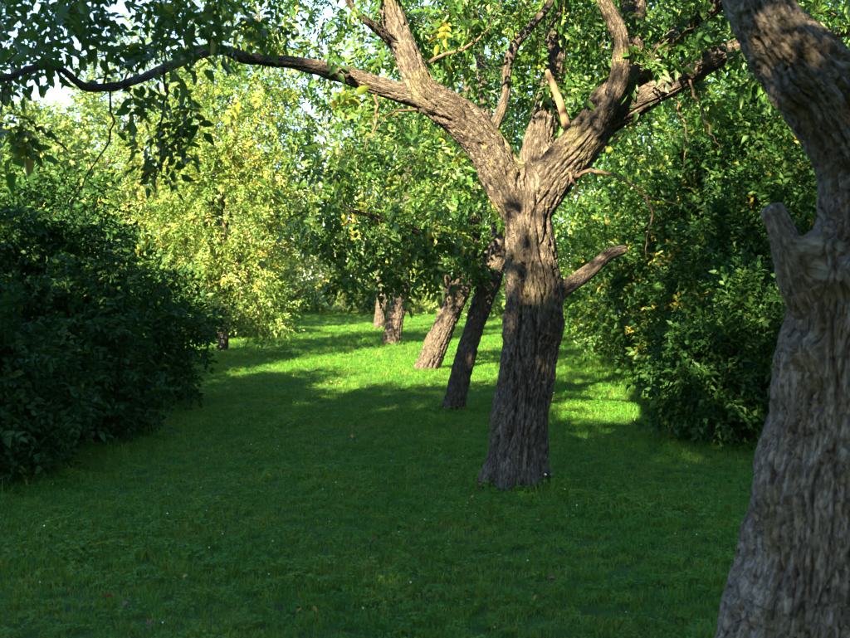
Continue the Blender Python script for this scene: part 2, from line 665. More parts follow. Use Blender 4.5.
def frame_px(p):
    """photo pixel of world points (for choosing the leaves that show largest)"""
    y, z = p[:, 1], p[:, 2] - CAM_H
    dep = y * math.cos(PITCH) - z * math.sin(PITCH)
    vv = z * math.cos(PITCH) + y * math.sin(PITCH)
    dep = np.maximum(dep, 1e-3)
    return 425 + p[:, 0] / dep * FPX, 319 - vv / dep * FPX, dep


def ell(c, r, n, g, shell=0.0):
    d = nrm(g.normal(size=(n, 3)))
    u = (shell ** 3 + (1 - shell ** 3) * g.random(n)) ** (1 / 3)
    return np.asarray(c) + d * u[:, None] * np.asarray(r)


def grow(cs, targets, g, sag=0.12, first=0):
    """branch every target back to the nearest wood; returns tubes, leaf seats and directions"""
    nodes = [np.vstack([c[::3] for c, *_ in cs[first:]])]
    nrad = [np.concatenate([r[::3] for _, r, *_ in cs[first:]])]
    NP, NR = nodes[0], nrad[0]
    d0 = np.array([np.min(((NP - t) ** 2).sum(1)) for t in targets])
    paths, seats, dirs, wts = [], [], [], []
    for ti in np.argsort(d0):
        t = targets[ti]
        d = np.sqrt(((NP - t) ** 2).sum(1)) + 0.35 * np.maximum(0, 0.02 - NR) / 0.02 * 0.2
        j = d.argmin()
        p0, ln = NP[j], max(d[j], 0.05)
        k = max(4, min(12, int(ln / 0.13)))
        s = np.linspace(0, 1, k)[:, None]
        side = nrm(g.normal(size=3)) * ln * 0.12
        pth = p0 * (1 - s) + t * s + np.sin(s * math.pi) * (side + np.array([0, 0, ln * g.uniform(-.02, .2)]))
        pth[1:-1] += g.normal(0, 0.018 + 0.012 * ln, (k - 2, 3))
        r0 = min(NR[j] * 0.75, 0.004 + 0.0085 * ln)
        rr = r0 + (0.0028 - r0) * s[:, 0] ** 0.8
        paths.append((pth, np.maximum(rr, 0.0022)))
        NP = np.vstack([NP, pth[1:]])
        NR = np.concatenate([NR, rr[1:]])
        tan = nrm(np.gradient(pth, axis=0))
        a = max(1, int(k * (0.35 if ln < 1.2 else 0.6)))
        for q in range(a, k):
            seats.append(pth[q])
            dirs.append(tan[q])
            wts.append(1.0 if q < k - 1 else 3.0)
    return paths, np.array(seats), np.array(dirs), np.array(wts)


def twig_mesh(paths, mat, sides=4):
    V, F, T, B = join_tubes([tube(p, r, sides if r[0] < 0.012 else 7, cap=False) for p, r in paths])
    return mesh_np('twigs', V, F, {'bark_co': B}, [mat], smooth=True)


GAPS = [((0.2, 7.25, 3.3), .9), ((-0.5, 6.7, 3.5), .85), ((-1.0, 7.0, 3.6), .6), ((-0.6, 10.8, 2.5), .85), ((2.1, 11.5, 0), 1.0), ((0.75, 7.2, 1.75), .25)]


def gap_mask(T, g, keep=.24):
    """open gaps in the crowns that let some sun through"""
    s = np.array(SDIR)
    m = np.ones(len(T), bool)
    for F, rad in GAPS:
        v = T - np.array(F)
        t = -(v @ s)
        dist = np.linalg.norm(v + t[:, None] * s, axis=1)
        m &= ~((t > .5) & (dist < rad) & (g.random(len(T)) > keep))
    return m


def thin_gap(T, g):
    return T[gap_mask(T, g)]


def crown(root, cs, targets, g, tmpl, tmpl_near, mat, per=1.6, size=1.0, tintm=0.45, tints=0.2, singles=0, twig_mat=None, first=0, droop=0.45):
    paths, seats, dirs, wts = grow(cs, targets, g, first=first)
    if twig_mat is not None:
        tw = twig_mesh(paths, twig_mat)
        tw.transform(__import__('mathutils').Matrix.Translation(-root.location))
        add_obj('twigs', tw, root, 'stuff')
    cnt = g.poisson(per * wts)
    ix = np.repeat(np.arange(len(seats)), cnt)
    n = len(ix)
    pos = seats[ix] + g.normal(0, 0.012, (n, 3))
    dd = nrm(dirs[ix] * 0.7 + g.normal(0, 0.75, (n, 3)))
    dd[:, 2] -= droop
    dd = nrm(dd)
    sc = size * np.clip(np.exp(g.normal(-.12, .25, n)), .45, 1.4)
    clump = noise3(pos * 0.9 + 17)
    tint = np.clip(tintm + clump * 0.15 + g.normal(0, tints, n), 0, .93)
    if singles:
        px, py, dep = frame_px(pos)
        vis = (px > -5) & (px < 855) & (py > -5) & (py < 640) & (pos[:, 1] > 0.5)
        key = np.where(vis, sc / dep, 0)
        big = np.argsort(-key)[:singles]
        big = big[key[big] > 0]
        rest = np.ones(n, bool)
        rest[big] = False
        leaf_singles(root, pos[big], dd[big], sc[big], tint[big], tmpl_near, mat, g)
        pos, dd, sc, tint = pos[rest], dd[rest], sc[rest], tint[rest]
    me = foliage_mesh('crown', pos, dd, sc, tint, tmpl, mat, g)
    me.transform(__import__('mathutils').Matrix.Translation(-root.location))
    add_obj('crown', me, root, 'stuff')
    return len(pos)


def shift(objs, root):
    from mathutils import Matrix
    for o in objs:
        o.data.transform(Matrix.Translation(-root.location))


def ground_z(x, y):
    x, y = np.asarray(x, float), np.asarray(y, float)
    p = np.stack([np.atleast_1d(x) * 0.23, np.atleast_1d(y) * 0.23, np.zeros(np.size(x))], -1)
    return noise3(p) * 0.045 + noise3(p * 3.1 + 5) * 0.012


# ------------------------------------------------------------------ ground and lawn
def ground():
    xs = np.concatenate([np.linspace(-600, -45, 9), np.linspace(-40, 40, 121), np.linspace(45, 600, 9)])
    ys = np.concatenate([np.linspace(-300, -25, 7), np.linspace(-20, 60, 161), np.linspace(66, 900, 10)])
    X, Y = np.meshgrid(xs, ys)
    Z = ground_z(X.ravel(), Y.ravel())
    V = np.stack([X.ravel(), Y.ravel(), Z], -1)
    nx = len(xs)
    i = (np.arange(len(ys) - 1)[:, None] * nx + np.arange(nx - 1)[None]).ravel()
    F = np.stack([i, i + 1, i + nx + 1, i + nx], -1)
    m, nt, out = new_mat('turf_soil')
    tc = nt.nodes.new('ShaderNodeTexCoord')
    n1 = nt.nodes.new('ShaderNodeTexNoise')
    n1.inputs['Scale'].default_value = 9
    n1.inputs['Detail'].default_value = 8
    nt.links.new(tc.outputs['Object'], n1.inputs[0])
    c = ramp(nt, [(0.3, (0.022, 0.045, 0.010)), (0.55, (0.032, 0.085, 0.014)), (0.75, (0.06, 0.11, 0.022))], n1.outputs[0])
    pb = nt.nodes.new('ShaderNodeBsdfPrincipled')
    pb.inputs['Roughness'].default_value = 0.95
    pb.inputs['Specular IOR Level'].default_value = 0.1
    nt.links.new(c.outputs[0], pb.inputs['Base Color'])
    bp = nt.nodes.new('ShaderNodeBump')
    bp.inputs['Strength'].default_value = 0.8
    bp.inputs['Distance'].default_value = 0.03
    nt.links.new(n1.outputs[0], bp.inputs['Height'])
    nt.links.new(bp.outputs[0], pb.inputs['Normal'])
    nt.links.new(pb.outputs[0], out.inputs[0])
    o = add_obj('ground', mesh_np('ground', V, F, None, [m], smooth=True), None, 'structure')
    o['label'] = 'flat mown lawn running between the hedges'
    return o


def tuft(seed, n, spread, h, w, weed=False, flower=False):
    g = np.random.default_rng(seed)
    V, F, t, mi, o = [], [], [], [], 0
    for k in range(n):
        a, rr = g.uniform(0, 2 * math.pi), spread * math.sqrt(g.random())
        b = np.array([math.cos(a) * rr, math.sin(a) * rr, -0.005])
        hh, ww = h * g.uniform(.5, 1.2), w * g.uniform(.7, 1.3)
        la = g.uniform(0, 2 * math.pi)
        lean = np.array([math.cos(la), math.sin(la), 0]) * hh * g.uniform(.1, .85)
        sd = np.array([-math.sin(la + g.uniform(-.8, .8)), math.cos(la), 0]) * ww
        m_ = b + lean * .35 + np.array([0, 0, hh * .62])
        tp = b + lean + np.array([0, 0, hh * g.uniform(.75, 1.0)])
        V += [b + sd, b - sd, m_ - sd * .75, m_ + sd * .75, tp]
        F += [[o, o + 1, o + 2], [o, o + 2, o + 3], [o + 3, o + 2, o + 4]]
        mi += [0, 0, 0]
        t += [g.uniform(0, .45)] * 5
        o += 5
    if weed:
        for k in range(7):
            a = k * 0.9 + g.uniform(-.3, .3)
            ll = g.uniform(.03, .065)
            v, f = leaflet(ll, ll * .42, .1, .35, 1)
            m = rot_to(np.array([[math.cos(a), math.sin(a), .55]]), np.array([[0, 0, 1.0]]), np.array([g.uniform(-.5, .5)]))[0]
            V += list(v @ m.T + np.array([0, 0, .02]))
            F += (f + o).tolist()
            mi += [0] * len(f)
            t += [g.uniform(.05, .35)] * len(v)
            o += len(v)
    if flower:
        c, q = np.array([.01, .0, h * .95]), 0.0055
        V += [c + np.array(d) * q for d in ((1, 0, 0), (0, 1, 0), (-1, 0, 0), (0, -1, 0), (0, 0, 1), (0, 0, -1))]
        F += [[o + a, o + b, o + c2] for a, b, c2 in ((0, 1, 4), (1, 2, 4), (2, 3, 4), (3, 0, 4), (1, 0, 5), (2, 1, 5), (3, 2, 5), (0, 3, 5))]
        mi += [1] * 8
        t += [0] * 6
        o += 6
    me = mesh_np('tuft', np.array(V), np.array(F), {'tint': np.array(t)}, [M_GRASS, M_FLOWER], mi)
    return bpy.data.objects.new('tuft', me)


def clover(seed):
    g = np.random.default_rng(seed)
    V, F, t, o = [], [], [], 0
    for k in range(9):
        a, rr = g.uniform(0, 6.28), .07 * math.sqrt(g.random())
        c = np.array([math.cos(a) * rr, math.sin(a) * rr, g.uniform(.03, .06)])
        tl = g.normal(0, .3, 2)
        for q in range(3):
            b = a + q * 2.09 + g.uniform(-.2, .2)
            v, f = leaflet(.017, .016, .15, .1, 2)
            m = rot_to(np.array([[math.cos(b), math.sin(b), tl[0]]]), np.array([[tl[1], tl[0], 1.0]]), np.array([0.0]))[0]
            V.append(v @ m.T + c)
            F.append(f + o)
            t.append(np.full(len(v), g.uniform(.0, .3)))
            o += len(v)
    for k in range(10):
        a, rr, hh = g.uniform(0, 6.28), .07 * math.sqrt(g.random()), g.uniform(.03, .07)
        b = np.array([math.cos(a) * rr, math.sin(a) * rr, 0])
        V.append(np.array([b + [.0022, 0, 0], b - [.0022, 0, 0], b + [g.normal(0, .02), g.normal(0, .02), hh]]))
        F.append(np.array([[0, 1, 2]]) + o)
        t.append(np.full(3, g.uniform(0, .4)))
        o += 3
    return bpy.data.objects.new('clover', mesh_np('clover', np.vstack(V), np.vstack(F), {'tint': np.concatenate(t)}, [M_GRASS, M_FLOWER]))


def grass_field(name, label, pts, scl, tufts, seed):
    me = mesh_np(name, pts, np.zeros((0, 3), int)) if False else bpy.data.meshes.new(name)
    me.vertices.add(len(pts))
    me.vertices.foreach_set('co', np.asarray(pts, np.float32).ravel())
    a = me.attributes.new('scl', 'FLOAT', 'POINT')
    a.data.foreach_set('value', np.asarray(scl, np.float32))
    o = add_obj(name, me, None, 'stuff')
    o['label'] = label
    o['category'] = 'grass'
    ng = bpy.data.node_groups.new(name, 'GeometryNodeTree')
    ng.interface.new_socket(name='Geometry', in_out='INPUT', socket_type='NodeSocketGeometry')
    ng.interface.new_socket(name='Geometry', in_out='OUTPUT', socket_type='NodeSocketGeometry')
    N, L = ng.nodes.new, ng.links.new
    gi, go = N('NodeGroupInput'), N('NodeGroupOutput')
    g2i = N('GeometryNodeGeometryToInstance')
    for tf in reversed(tufts):
        oi = N('GeometryNodeObjectInfo')
        oi.inputs['Object'].default_value = tf
        L(oi.outputs['Geometry'], g2i.inputs[0])
    iop = N('GeometryNodeInstanceOnPoints')
    L(gi.outputs[0], iop.inputs['Points'])
    L(g2i.outputs[0], iop.inputs['Instance'])
    iop.inputs['Pick Instance'].default_value = True
    ri = N('FunctionNodeRandomValue')
    ri.data_type = 'INT'
    ri.inputs[4].default_value = 0
    ri.inputs[5].default_value = len(tufts) - 1
    ri.inputs['Seed'].default_value = seed
    L(ri.outputs[2], iop.inputs['Instance Index'])
    rv = N('FunctionNodeRandomValue')
    rv.data_type = 'FLOAT_VECTOR'
    rv.inputs[0].default_value = (-.12, -.12, 0)
    rv.inputs[1].default_value = (.12, .12, 6.283)
    L(rv.outputs[0], iop.inputs['Rotation'])
    na = N('GeometryNodeInputNamedAttribute')
    na.data_type = 'FLOAT'
    na.inputs['Name'].default_value = 'scl'
    L(na.outputs[0], iop.inputs['Scale'])
    L(iop.outputs[0], go.inputs[0])
    md = o.modifiers.new('scatter', 'NODES')
    md.node_group = ng
    return o


ground()
TRUNKS = [(0.69, 7.3, .27), (0.34, 11.5, .2), (0.05, 16.8, .27), (-0.8, 23.5, .3), (-1.5, 31, .25), (1.5, 3.8, .34)]


def lawn():
    g = np.random.default_rng(8)
    bands = [(2.2, 7, 330), (7, 12, 220), (12, 20, 90), (20, 32, 36), (32, 52, 14)]
    pts, scl = [], []
    for y0, y1, den in bands:
        x0, x1 = -0.50 * y1 - 2.0, 0.50 * y1 + 2.0
        n = int((x1 - x0) * (y1 - y0) * den)
        x, y = g.uniform(x0, x1, n), g.uniform(y0, y1, n)
        k = np.abs(x) < 0.50 * y + 2.0
        for tx, ty, tr in TRUNKS:
            k &= np.hypot(x - tx, y - ty) > tr * 0.95
        x, y = x[k], y[k]
        pts.append(np.stack([x, y, ground_z(x, y)], -1))
        patch = np.clip(0.88 + 0.45 * noise3(np.stack([x * .8, y * .8, 0 * x], -1)), .72, 1.4)
        s = patch * g.uniform(.7, 1.15, len(x)) * (1.0 if y1 <= 12 else (1.15 if y1 <= 20 else 1.5))
        for tx, ty, tr in TRUNKS:
            q = np.hypot(x - tx, y - ty) - tr
            s *= 1 + 0.9 * np.exp(-(q / 0.12) ** 2)
        scl.append(s)
    tf = [tuft(s, 26, 0.075, 0.062, 0.0024) for s in range(6)] + [tuft(30, 22, .07, .06, .0024, weed=True), tuft(32, 24, .075, .085, .0022)]
    tf += [tuft(s + 50, 26, 0.08, 0.058, 0.0026) for s in range(5)] + [tuft(60, 22, .07, .06, .0024, flower=True)]
    tf = (tf[:-1] + [clover(s) for s in range(4)]) * 7 + tf[-1:]
    grass_field('lawn_grass', 'short green lawn grass with clover between the hedges', np.vstack(pts), np.concatenate(scl), tf, 3)


lawn()


def long_grass():
    g = np.random.default_rng(9)
    pts = []
    lines = [[(-3.2, 6.6), (-2.9, 8.2), (-2.6, 9.6), (-2.9, 11.5), (-4.2, 15), (-4.4, 19)], [(2.2, 8.7), (2.3, 9.6), (2.6, 11), (3.0, 13.5), (3.2, 17), (3.3, 22)]]
    for ln in lines:
        for a, b in zip(ln[:-1], ln[1:]):
            n = int(np.hypot(b[0] - a[0], b[1] - a[1]) * 45)
            t = g.random(n)
            x = a[0] + (b[0] - a[0]) * t + g.normal(0, .22, n)
            y = a[1] + (b[1] - a[1]) * t + g.normal(0, .2, n)
            pts.append(np.stack([x, y, ground_z(x, y)], -1))
    for tx, ty, tr in TRUNKS:
        n = 46
        a = g.uniform(0, 6.28, n)
        q = tr * 1.0 + np.abs(g.normal(0, .06, n))
        x, y = tx + np.cos(a) * q, ty + np.sin(a) * q
        pts.append(np.stack([x, y, ground_z(x, y)], -1))
    pts = np.vstack(pts)
    tf = [tuft(s + 80, 16, .06, .085, .0026) for s in range(5)] + [tuft(s + 90, 9, .05, .14, .0024) for s in range(2)]
    grass_field('long_grass', 'longer uncut grass fringing the hedges and trunk feet', pts, g.uniform(.5, 1.25, len(pts)), tf, 6)


long_grass()

# ------------------------------------------------------------------ the walnut row
def seg(pts, rad):
    return ([P(*p) for p in pts], [r for r in rad])


def px_r(w, d):
    return w / 2 * d / FPX


def main_tree():
    D = 7.3
    root = thing('walnut_tree', 'large forked tree with dark furrowed trunk standing alone mid lawn', 'tree', (0.69, 7.3, 0), 'walnut trees in a row')
    w = lambda px, d=D: px_r(px, d)
    limbs = [
        seg([(514, 505, D), (516, 488, D), (519, 450, D), (523, 400, D), (530, 350, D), (533, 325, D), (534, 290, D), (531, 250, D), (528, 215, D), (527, 190, D)],
            [w(68), w(63), w(60), w(56), w(58), w(62), w(57), w(49), w(47), w(46)]),
        seg([(524, 222, D), (512, 195, D), (497, 165, D), (478, 136, D - .05), (455, 114, D - .1), (432, 100, D - .15), (420, 86, D - .15), (410, 62, D - .1), (401, 40, D), (392, 14, D + .1), (384, -20, D + .2), (372, -90, D + .4), (350, -190, D + .5)],
            [w(36), w(42), w(43), w(40), w(37), w(33), w(28), w(26), w(25), w(25), w(22), w(18), w(10)]),
        seg([(445, 108, D - .1), (420, 98, D - .12), (385, 88, D - .12), (345, 75, D - .14), (300, 64, D - .25), (262, 60, D - .45), (243, 57, D - .6), (225, 50, D - .8), (205, 52, D - 1.05), (170, 66, D - 1.55), (140, 79, D - 1.95), (110, 87, D - 2.25), (82, 86, D - 2.5), (62, 69, D - 2.6), (35, 67, D - 2.75), (0, 79, D - 2.9), (-50, 75, D - 3.0)],
            [w(26), w(23.5), w(20), w(17), w(14), w(12), w(12), w(12, 6), w(11, 6), w(10, 6), w(10, 5), w(10, 5), w(9, 5), w(8, 5), w(8, 5), w(7, 5), w(5, 5)]),
        seg([(487, 142, D), (496, 122, D + .05), (505, 98, D + .1), (507, 70, D + .1), (515, 45, D + .15), (532, 25, D + .2), (552, -2, D + .3), (566, -60, D + .4)],
            [w(15), w(12), w(10.5), w(10), w(10), w(9), w(8), w(5)]),
        seg([(530, 205, D + .05), (533, 175, D + .15), (538, 145, D + .3), (546, 110, D + .5), (553, 70, D + .6), (556, 30, D + .7), (566, -10, D + .7), (572, -100, D + .8)],
            [w(30), w(33), w(34), w(28), w(25), w(22), w(20), w(10)]),
        seg([(531, 218, D), (546, 186, D), (568, 158, D), (590, 130, D), (606, 108, D + .05), (622, 80, D + .1), (632, 45, D + .2), (633, 0, D + .3), (630, -70, D + .5), (640, -190, D + .7)],
            [w(38), w(44), w(43), w(42), w(38), w(30), w(26), w(25), w(20), w(10)]),
        seg([(598, 135, D - .12), (610, 105, D - .2), (620, 75, D - .26), (621, 48, D - .3), (615, 22, D - .3), (603, -2, D - .32), (590, -60, D - .4)],
            [w(14), w(18), w(19), w(18), w(17), w(15), w(8)]),
        seg([(622, 100, D + .08), (642, 73, D), (666, 46, D - .1), (690, 25, D - .15), (716, 4, D - .2), (745, -30, D - .3), (790, -110, D - .4)],
            [w(20), w(19), w(18), w(18), w(18), w(14), w(8)]),
        seg([(604, 126, D), (630, 108, D - .05), (655, 93, D - .1), (684, 78, D - .1), (712, 60, D - .1), (738, 49, D - .1), (790, 42, D), (850, 30, D + .1), (920, 10, D + .2)],
            [w(24), w(25), w(24), w(22), w(21), w(20), w(15), w(12), w(8)]),
        seg([(552, 300, D), (566, 287, D), (582, 277, D + .05), (600, 262, D + .1), (610, 254, D + .12), (626, 249, D + .14)],
            [w(20), w(18), w(16), w(14), w(13), w(10)]),
        seg([(402, 52, D), (388, 38, D - .1), (372, 24, D - .2), (352, 6, D - .3), (330, -40, D - .4)],
            [w(14), w(11), w(9), w(8), w(5)]),
    ]
    limbs = [(p, [r * 1.06 for r in rd]) for p, rd in limbs]
    for a, ln in ((-2.7, .24), (-1.9, .31), (-1.1, .27), (-.2, .25), (1.2, .26)):
        u = np.array([math.cos(a), math.sin(a), 0])
        b = np.array([0.69, 7.3, 0])
        limbs.append(([b + u * .12 + [0, 0, .34], b + u * .19 + [0, 0, .16], b + u * .26 + [0, 0, .05], b + u * ln + [0, 0, -.06]], [.09, .085, .075, .05]))
    blobs = [(P(512, 336, D - .03), w(26)), (P(553, 330, D), w(24)), (P(532, 318, D - .13), w(30)), (P(524, 175, D + .02), w(32)), (P(558, 296, D), w(20)), (P(538, 150, D + .2), w(34))]
    names = ['trunk', 'limb', 'limb', 'limb', 'limb', 'limb', 'limb', 'limb', 'limb', 'broken_limb', 'limb'] + ['root'] * 5
    objs, cs = make_wood(root, limbs, 0.0094, M_BARK, blobs, names=names)
    shift(objs, root)
    # pale dead snag
    c, r = catmull([P(567, 128, D - .05), P(561, 105, D - .07), P(553, 85, D - .08), P(547, 70, D - .1)], [w(8.5), w(8), w(7), w(5)], .03)
    v, f, t, b = tube(c, r, 10)
    v = v + nrm(v - c.mean(0)) * (noise3(v * 30) * 0.003)[:, None]
    o = add_obj('dead_branch', mesh_np('dead_branch', v, [f, t], {'bark_co': b}, [M_DEAD], smooth=True), root)
    o['label'] = 'pale barkless dead snag'
    shift([o], root)
    hang = [([(166, 60, 5.0), (164, 95, 5.0), (160, 130, 5.0), (160, 165, 5.0), (150, 205, 5.0)], 4.2),
            ([(160, 165, 5.0), (142, 178, 4.95), (126, 184, 4.9)], 2.6),
            ([(112, 86, 4.9), (108, 140, 4.9), (90, 170, 4.9), (76, 195, 4.85), (64, 224, 4.8)], 3.4),
            ([(88, 182, 4.9), (110, 190, 4.9), (135, 190, 4.9)], 2.2),
            ([(375, 88, 7.18), (378, 112, 7.1), (368, 140, 7.0), (358, 165, 6.9)], 4.5),
            ([(418, 112, 7.1), (400, 110, 7.0), (385, 118, 6.9), (370, 135, 6.8)], 4.5),
            ([(430, 62, 7.1), (470, 45, 7.0), (488, 28, 6.9), (500, 0, 6.8)], 6),
            ([(672, 84, 7.2), (680, 110, 7.2), (686, 140, 7.2), (682, 175, 7.2)], 3.6),
            ([(646, 195, 7.0), (652, 215, 7.0), (648, 235, 7.0), (646, 256, 7.0)], 3.4),
            ([(574, 176, 7.2), (600, 172, 7.1), (625, 180, 7.0), (645, 195, 7.0), (672, 204, 7.0), (702, 206, 7.0)], 6),
            ([(570, 172, 7.1), (577, 190, 7.1), (574, 212, 7.1)], 5),
            ([(690, 80, 7.1), (705, 120, 7.0), (720, 150, 7.0)], 4)]
    for pts, wd in hang:
        q = np.array([P(*p) for p in pts])
        c, r = catmull(q, np.linspace(px_r(wd * .75, q[0][1]), .002, len(q)), .04)
        c[1:-1] += np.random.default_rng(len(c)).normal(0, .009, (len(c) - 2, 3))
        v, f, t, b = tube(c, r, 6)
        o = add_obj('hanging_twig', mesh_np('hanging_twig', v, [f, t], {'bark_co': b}, [M_TWIG], smooth=True), root)
        shift([o], root)
        cs.append((c, r))
    g = np.random.default_rng(21)
    T = [ell((0.7, 7.8, 5.4), (4.3, 3.8, 1.9), 620, g, .25),
         ell(P(620, 15, 7.4), (2.3, .9, .5), 120, g),
         ell(P(318, 145, 6.6), (.22, .3, .36), 14, g),
         ell(P(350, 30, 7.0), (.9, .7, .25), 24, g),
         ell(P(560, 60, 7.9), (1.5, .7, .8), 90, g),
         ell(P(690, 30, 7.3), (.9, .7, .5), 40, g)]
    left = [ell((-1.5, 7.7, 4.7), (1.6, 1.0, .5), 50, g),            # over the left branch
            ell(P(105, 44, 4.9), (1.0, .7, .2), 24, g),
            ell(P(165, 105, 5.0), (.18, .3, .2), 4, g),
            ell(P(70, 6, 4.9), (1.2, .9, .22), 46, g),
            ell(P(225, -12, 7.0), (.8, .4, .2), 18, g),
            ell(P(10, 130, 4.6), (.14, .2, .1), 4, g),
            ell(P(150, 160, 5.0), (.12, .2, .15), 3, g)]
    crown(root, cs, np.vstack([thin_gap(np.vstack(T), g)] + left), g, W1, W0, M_WALNUT, per=.9, size=.6, singles=280, twig_mat=M_TWIG, first=1)


def near_tree():
    D = 3.8
    root = thing('walnut_tree', 'thick leaning tree trunk at right edge with knobbly burl and broken stub', 'tree', (1.5, 3.8, 0), 'walnut trees in a row')
    w = lambda px, d=D: px_r(px, d)
    limbs = [
        seg([(796, 760, D), (800, 700, D), (806, 640, D), (818, 560, D), (828, 480, D), (838, 400, D), (846, 330, D), (858, 270, D), (868, 215, D), (860, 160, D), (835, 110, D), (802, 66, D), (773, 32, D), (757, 0, D), (738, -60, D + .1), (722, -140, D + .2), (735, -260, D + .2)],
            [w(200), w(180), w(164), w(148), w(140), w(132), w(122), w(112), w(98), w(92), w(86), w(80), w(70), w(62), w(58), w(48), w(30)]),
        seg([(830, 330, D - .02), (806, 290, D - .06), (793, 262, D - .08), (784, 238, D - .08), (771, 206, D - .08)],
            [w(60), w(50), w(36), w(28), w(24)]),
        seg([(835, 120, D + .05), (880, 60, D + .2), (930, 10, D + .3), (990, -80, D + .4)],
            [w(60), w(52), w(46), w(30)]),
        seg([(752, -20, D + .05), (790, -70, D), (830, -130, D - .1), (860, -220, D - .2)],
            [w(40), w(34), w(30), w(18)]),
    ]
    limbs = [(p, [r * 1.07 for r in rd]) for p, rd in limbs]
    blobs = [(P(822, 248, D - .16), w(44)), (P(806, 350, D - .14), w(40)), (P(800, 272, D - .1), w(34)), (P(836, 275, D - .2), w(40)), (P(792, 88, D - .05), w(50))]
    objs, cs = make_wood(root, limbs, 0.0100, M_BARK_NEAR, blobs, names=['trunk', 'broken_stub', 'limb', 'limb'], freq=19, sm=4)
    shift(objs, root)
    g = np.random.default_rng(31)
    T = [ell((1.2, 2.8, 5.6), (3.8, 3.6, 1.6), 460, g, .2),
         ell((-.5, .5, 5.0), (1.3, 1.2, .7), 90, g),
         ell((2.6, 5.2, 3.9), (1.2, 1.0, .6), 40, g)]
    crown(root, cs, thin_gap(np.vstack(T), g), g, W1, W0, M_WALNUT, per=.9, size=.85, singles=60, twig_mat=M_TWIG, first=2)


def row_tree(label, trunk, limbs, regions, seed, mat=M_WALNUT, voxel=.019, per=.9, tmpl=W1, size=1.0, tintm=.5, singles=0, tints=.2):
    base = trunk[0][0]
    trunk = (trunk[0], [r * .93 for r in trunk[1]])
    root = thing('walnut_tree', label, 'tree', (base[0], base[1], 0), 'walnut trees in a row')
    objs, cs = make_wood(root, [trunk] + limbs, voxel, M_BARK, relief=1.1, sm=4)
    shift(objs, root)
    g = np.random.default_rng(seed)
    T = np.vstack([ell(c, r, n, g, sh) for c, r, n, sh in regions])
    crown(root, cs, T, g, tmpl, W0, mat, per=per, size=size, tintm=tintm, tints=tints, singles=singles, twig_mat=M_TWIG, first=1)


def row():
    w = px_r
    D = 11.5
    row_tree('slim tree with leaning dark trunk just behind the big forked tree',
             seg([(448, 425, D), (453, 411, D), (462, 370, D), (472, 335, D), (481, 305, D), (490, 280, D), (500, 255, D)], [w(30, D), w(26, D), w(24, D), w(23, D), w(24, D), w(27, D), w(22, D)]),
             [seg([(486, 292, D), (470, 265, D - .1), (440, 240, D - .4), (400, 225, D - .8), (350, 210, D - 1.2)], [w(16, D), w(14, D), w(11, D), w(8, D), w(5, D)]),
              seg([(494, 270, D), (500, 220, D), (490, 150, D + .2), (480, 60, D + .4), (470, -40, D + .6)], [w(20, D), w(19, D), w(15, D), w(11, D), w(6, D)]),
              seg([(496, 268, D), (530, 220, D + .2), (580, 170, D + .3), (640, 110, D + .4), (700, 60, D + .5)], [w(18, D), w(16, D), w(13, D), w(10, D), w(6, D)])],
             [((0.7, 12.0, 5.0), (3.4, 2.4, 2.4), 420, .15), (P(410, 205, 10.6), (1.1, .8, .8), 60, 0), (P(430, 255, 11), (.7, .6, .32), 22, 0), (P(335, 215, 10.4), (.5, .6, .6), 22, 0), (P(350, 275, 10.4), (.5, .4, .3), 9, 0)], 41, singles=150, size=.74, per=1.15, tintm=.55)
    D = 16.8
    row_tree('leaning sunlit trunk in the row, third tree back from the viewer',
             seg([(422, 380, D), (427, 369, D), (436, 345, D), (445, 325, D), (453, 305, D), (462, 285, D)], [w(36, D), w(30, D), w(27, D), w(25, D), w(26, D), w(24, D)]),
             [seg([(455, 300, D), (440, 270, D), (410, 235, D - .3), (370, 200, D - .6)], [w(16, D), w(13, D), w(10, D), w(5, D)]),
              seg([(460, 288, D), (475, 220, D), (470, 120, D), (460, 0, D)], [w(18, D), w(16, D), w(12, D), w(5, D)]),
              seg([(460, 290, D), (500, 240, D + .2), (560, 190, D + .4)], [w(15, D), w(12, D), w(6, D)])],
             [((0.9, 17.2, 5.2), (3.0, 2.4, 2.8), 360, .2), (P(420, 225, 16.2), (1.6, .8, .8), 90, 0)], 42)
    D = 23.5
    row_tree('pale sunlit trunk in the row, fourth tree back from the viewer',
             seg([(389, 352, D), (391, 344, D), (394, 325, D), (398, 308, D), (401, 295, D), (404, 280, D)], [w(27, D), w(23, D), w(20, D), w(19, D), w(21, D), w(17, D)]),
             [seg([(401, 298, D), (385, 270, D), (355, 245, D)], [w(12, D), w(10, D), w(5, D)]),
              seg([(402, 290, D), (410, 220, D), (405, 100, D)], [w(14, D), w(12, D), w(5, D)])],
             [((-.2, 24, 5.8), (2.4, 2.2, 2.5), 220, .2)], 43, tmpl=W2, size=1.25, per=.8, voxel=.025, mat=M_FAR)
    D = 31
    row_tree('small shaded trunk farthest back in the row near the sunny end',
             seg([(378, 335, D), (379, 329, D), (381, 312, D), (383, 296, D), (385, 280, D)], [w(18, D), w(15, D), w(13, D), w(13, D), w(12, D)]),
             [seg([(384, 290, D), (370, 250, D), (350, 220, D)], [w(9, D), w(7, D), w(4, D)]),
              seg([(384, 285, D), (395, 230, D), (400, 140, D)], [w(10, D), w(8, D), w(4, D)])],
             [((-.9, 31.5, 6.0), (2.5, 2.2, 2.6), 190, .2)], 44, tmpl=W2, size=1.4, per=.8, voxel=.03, mat=M_FAR)


main_tree()
near_tree()
row()

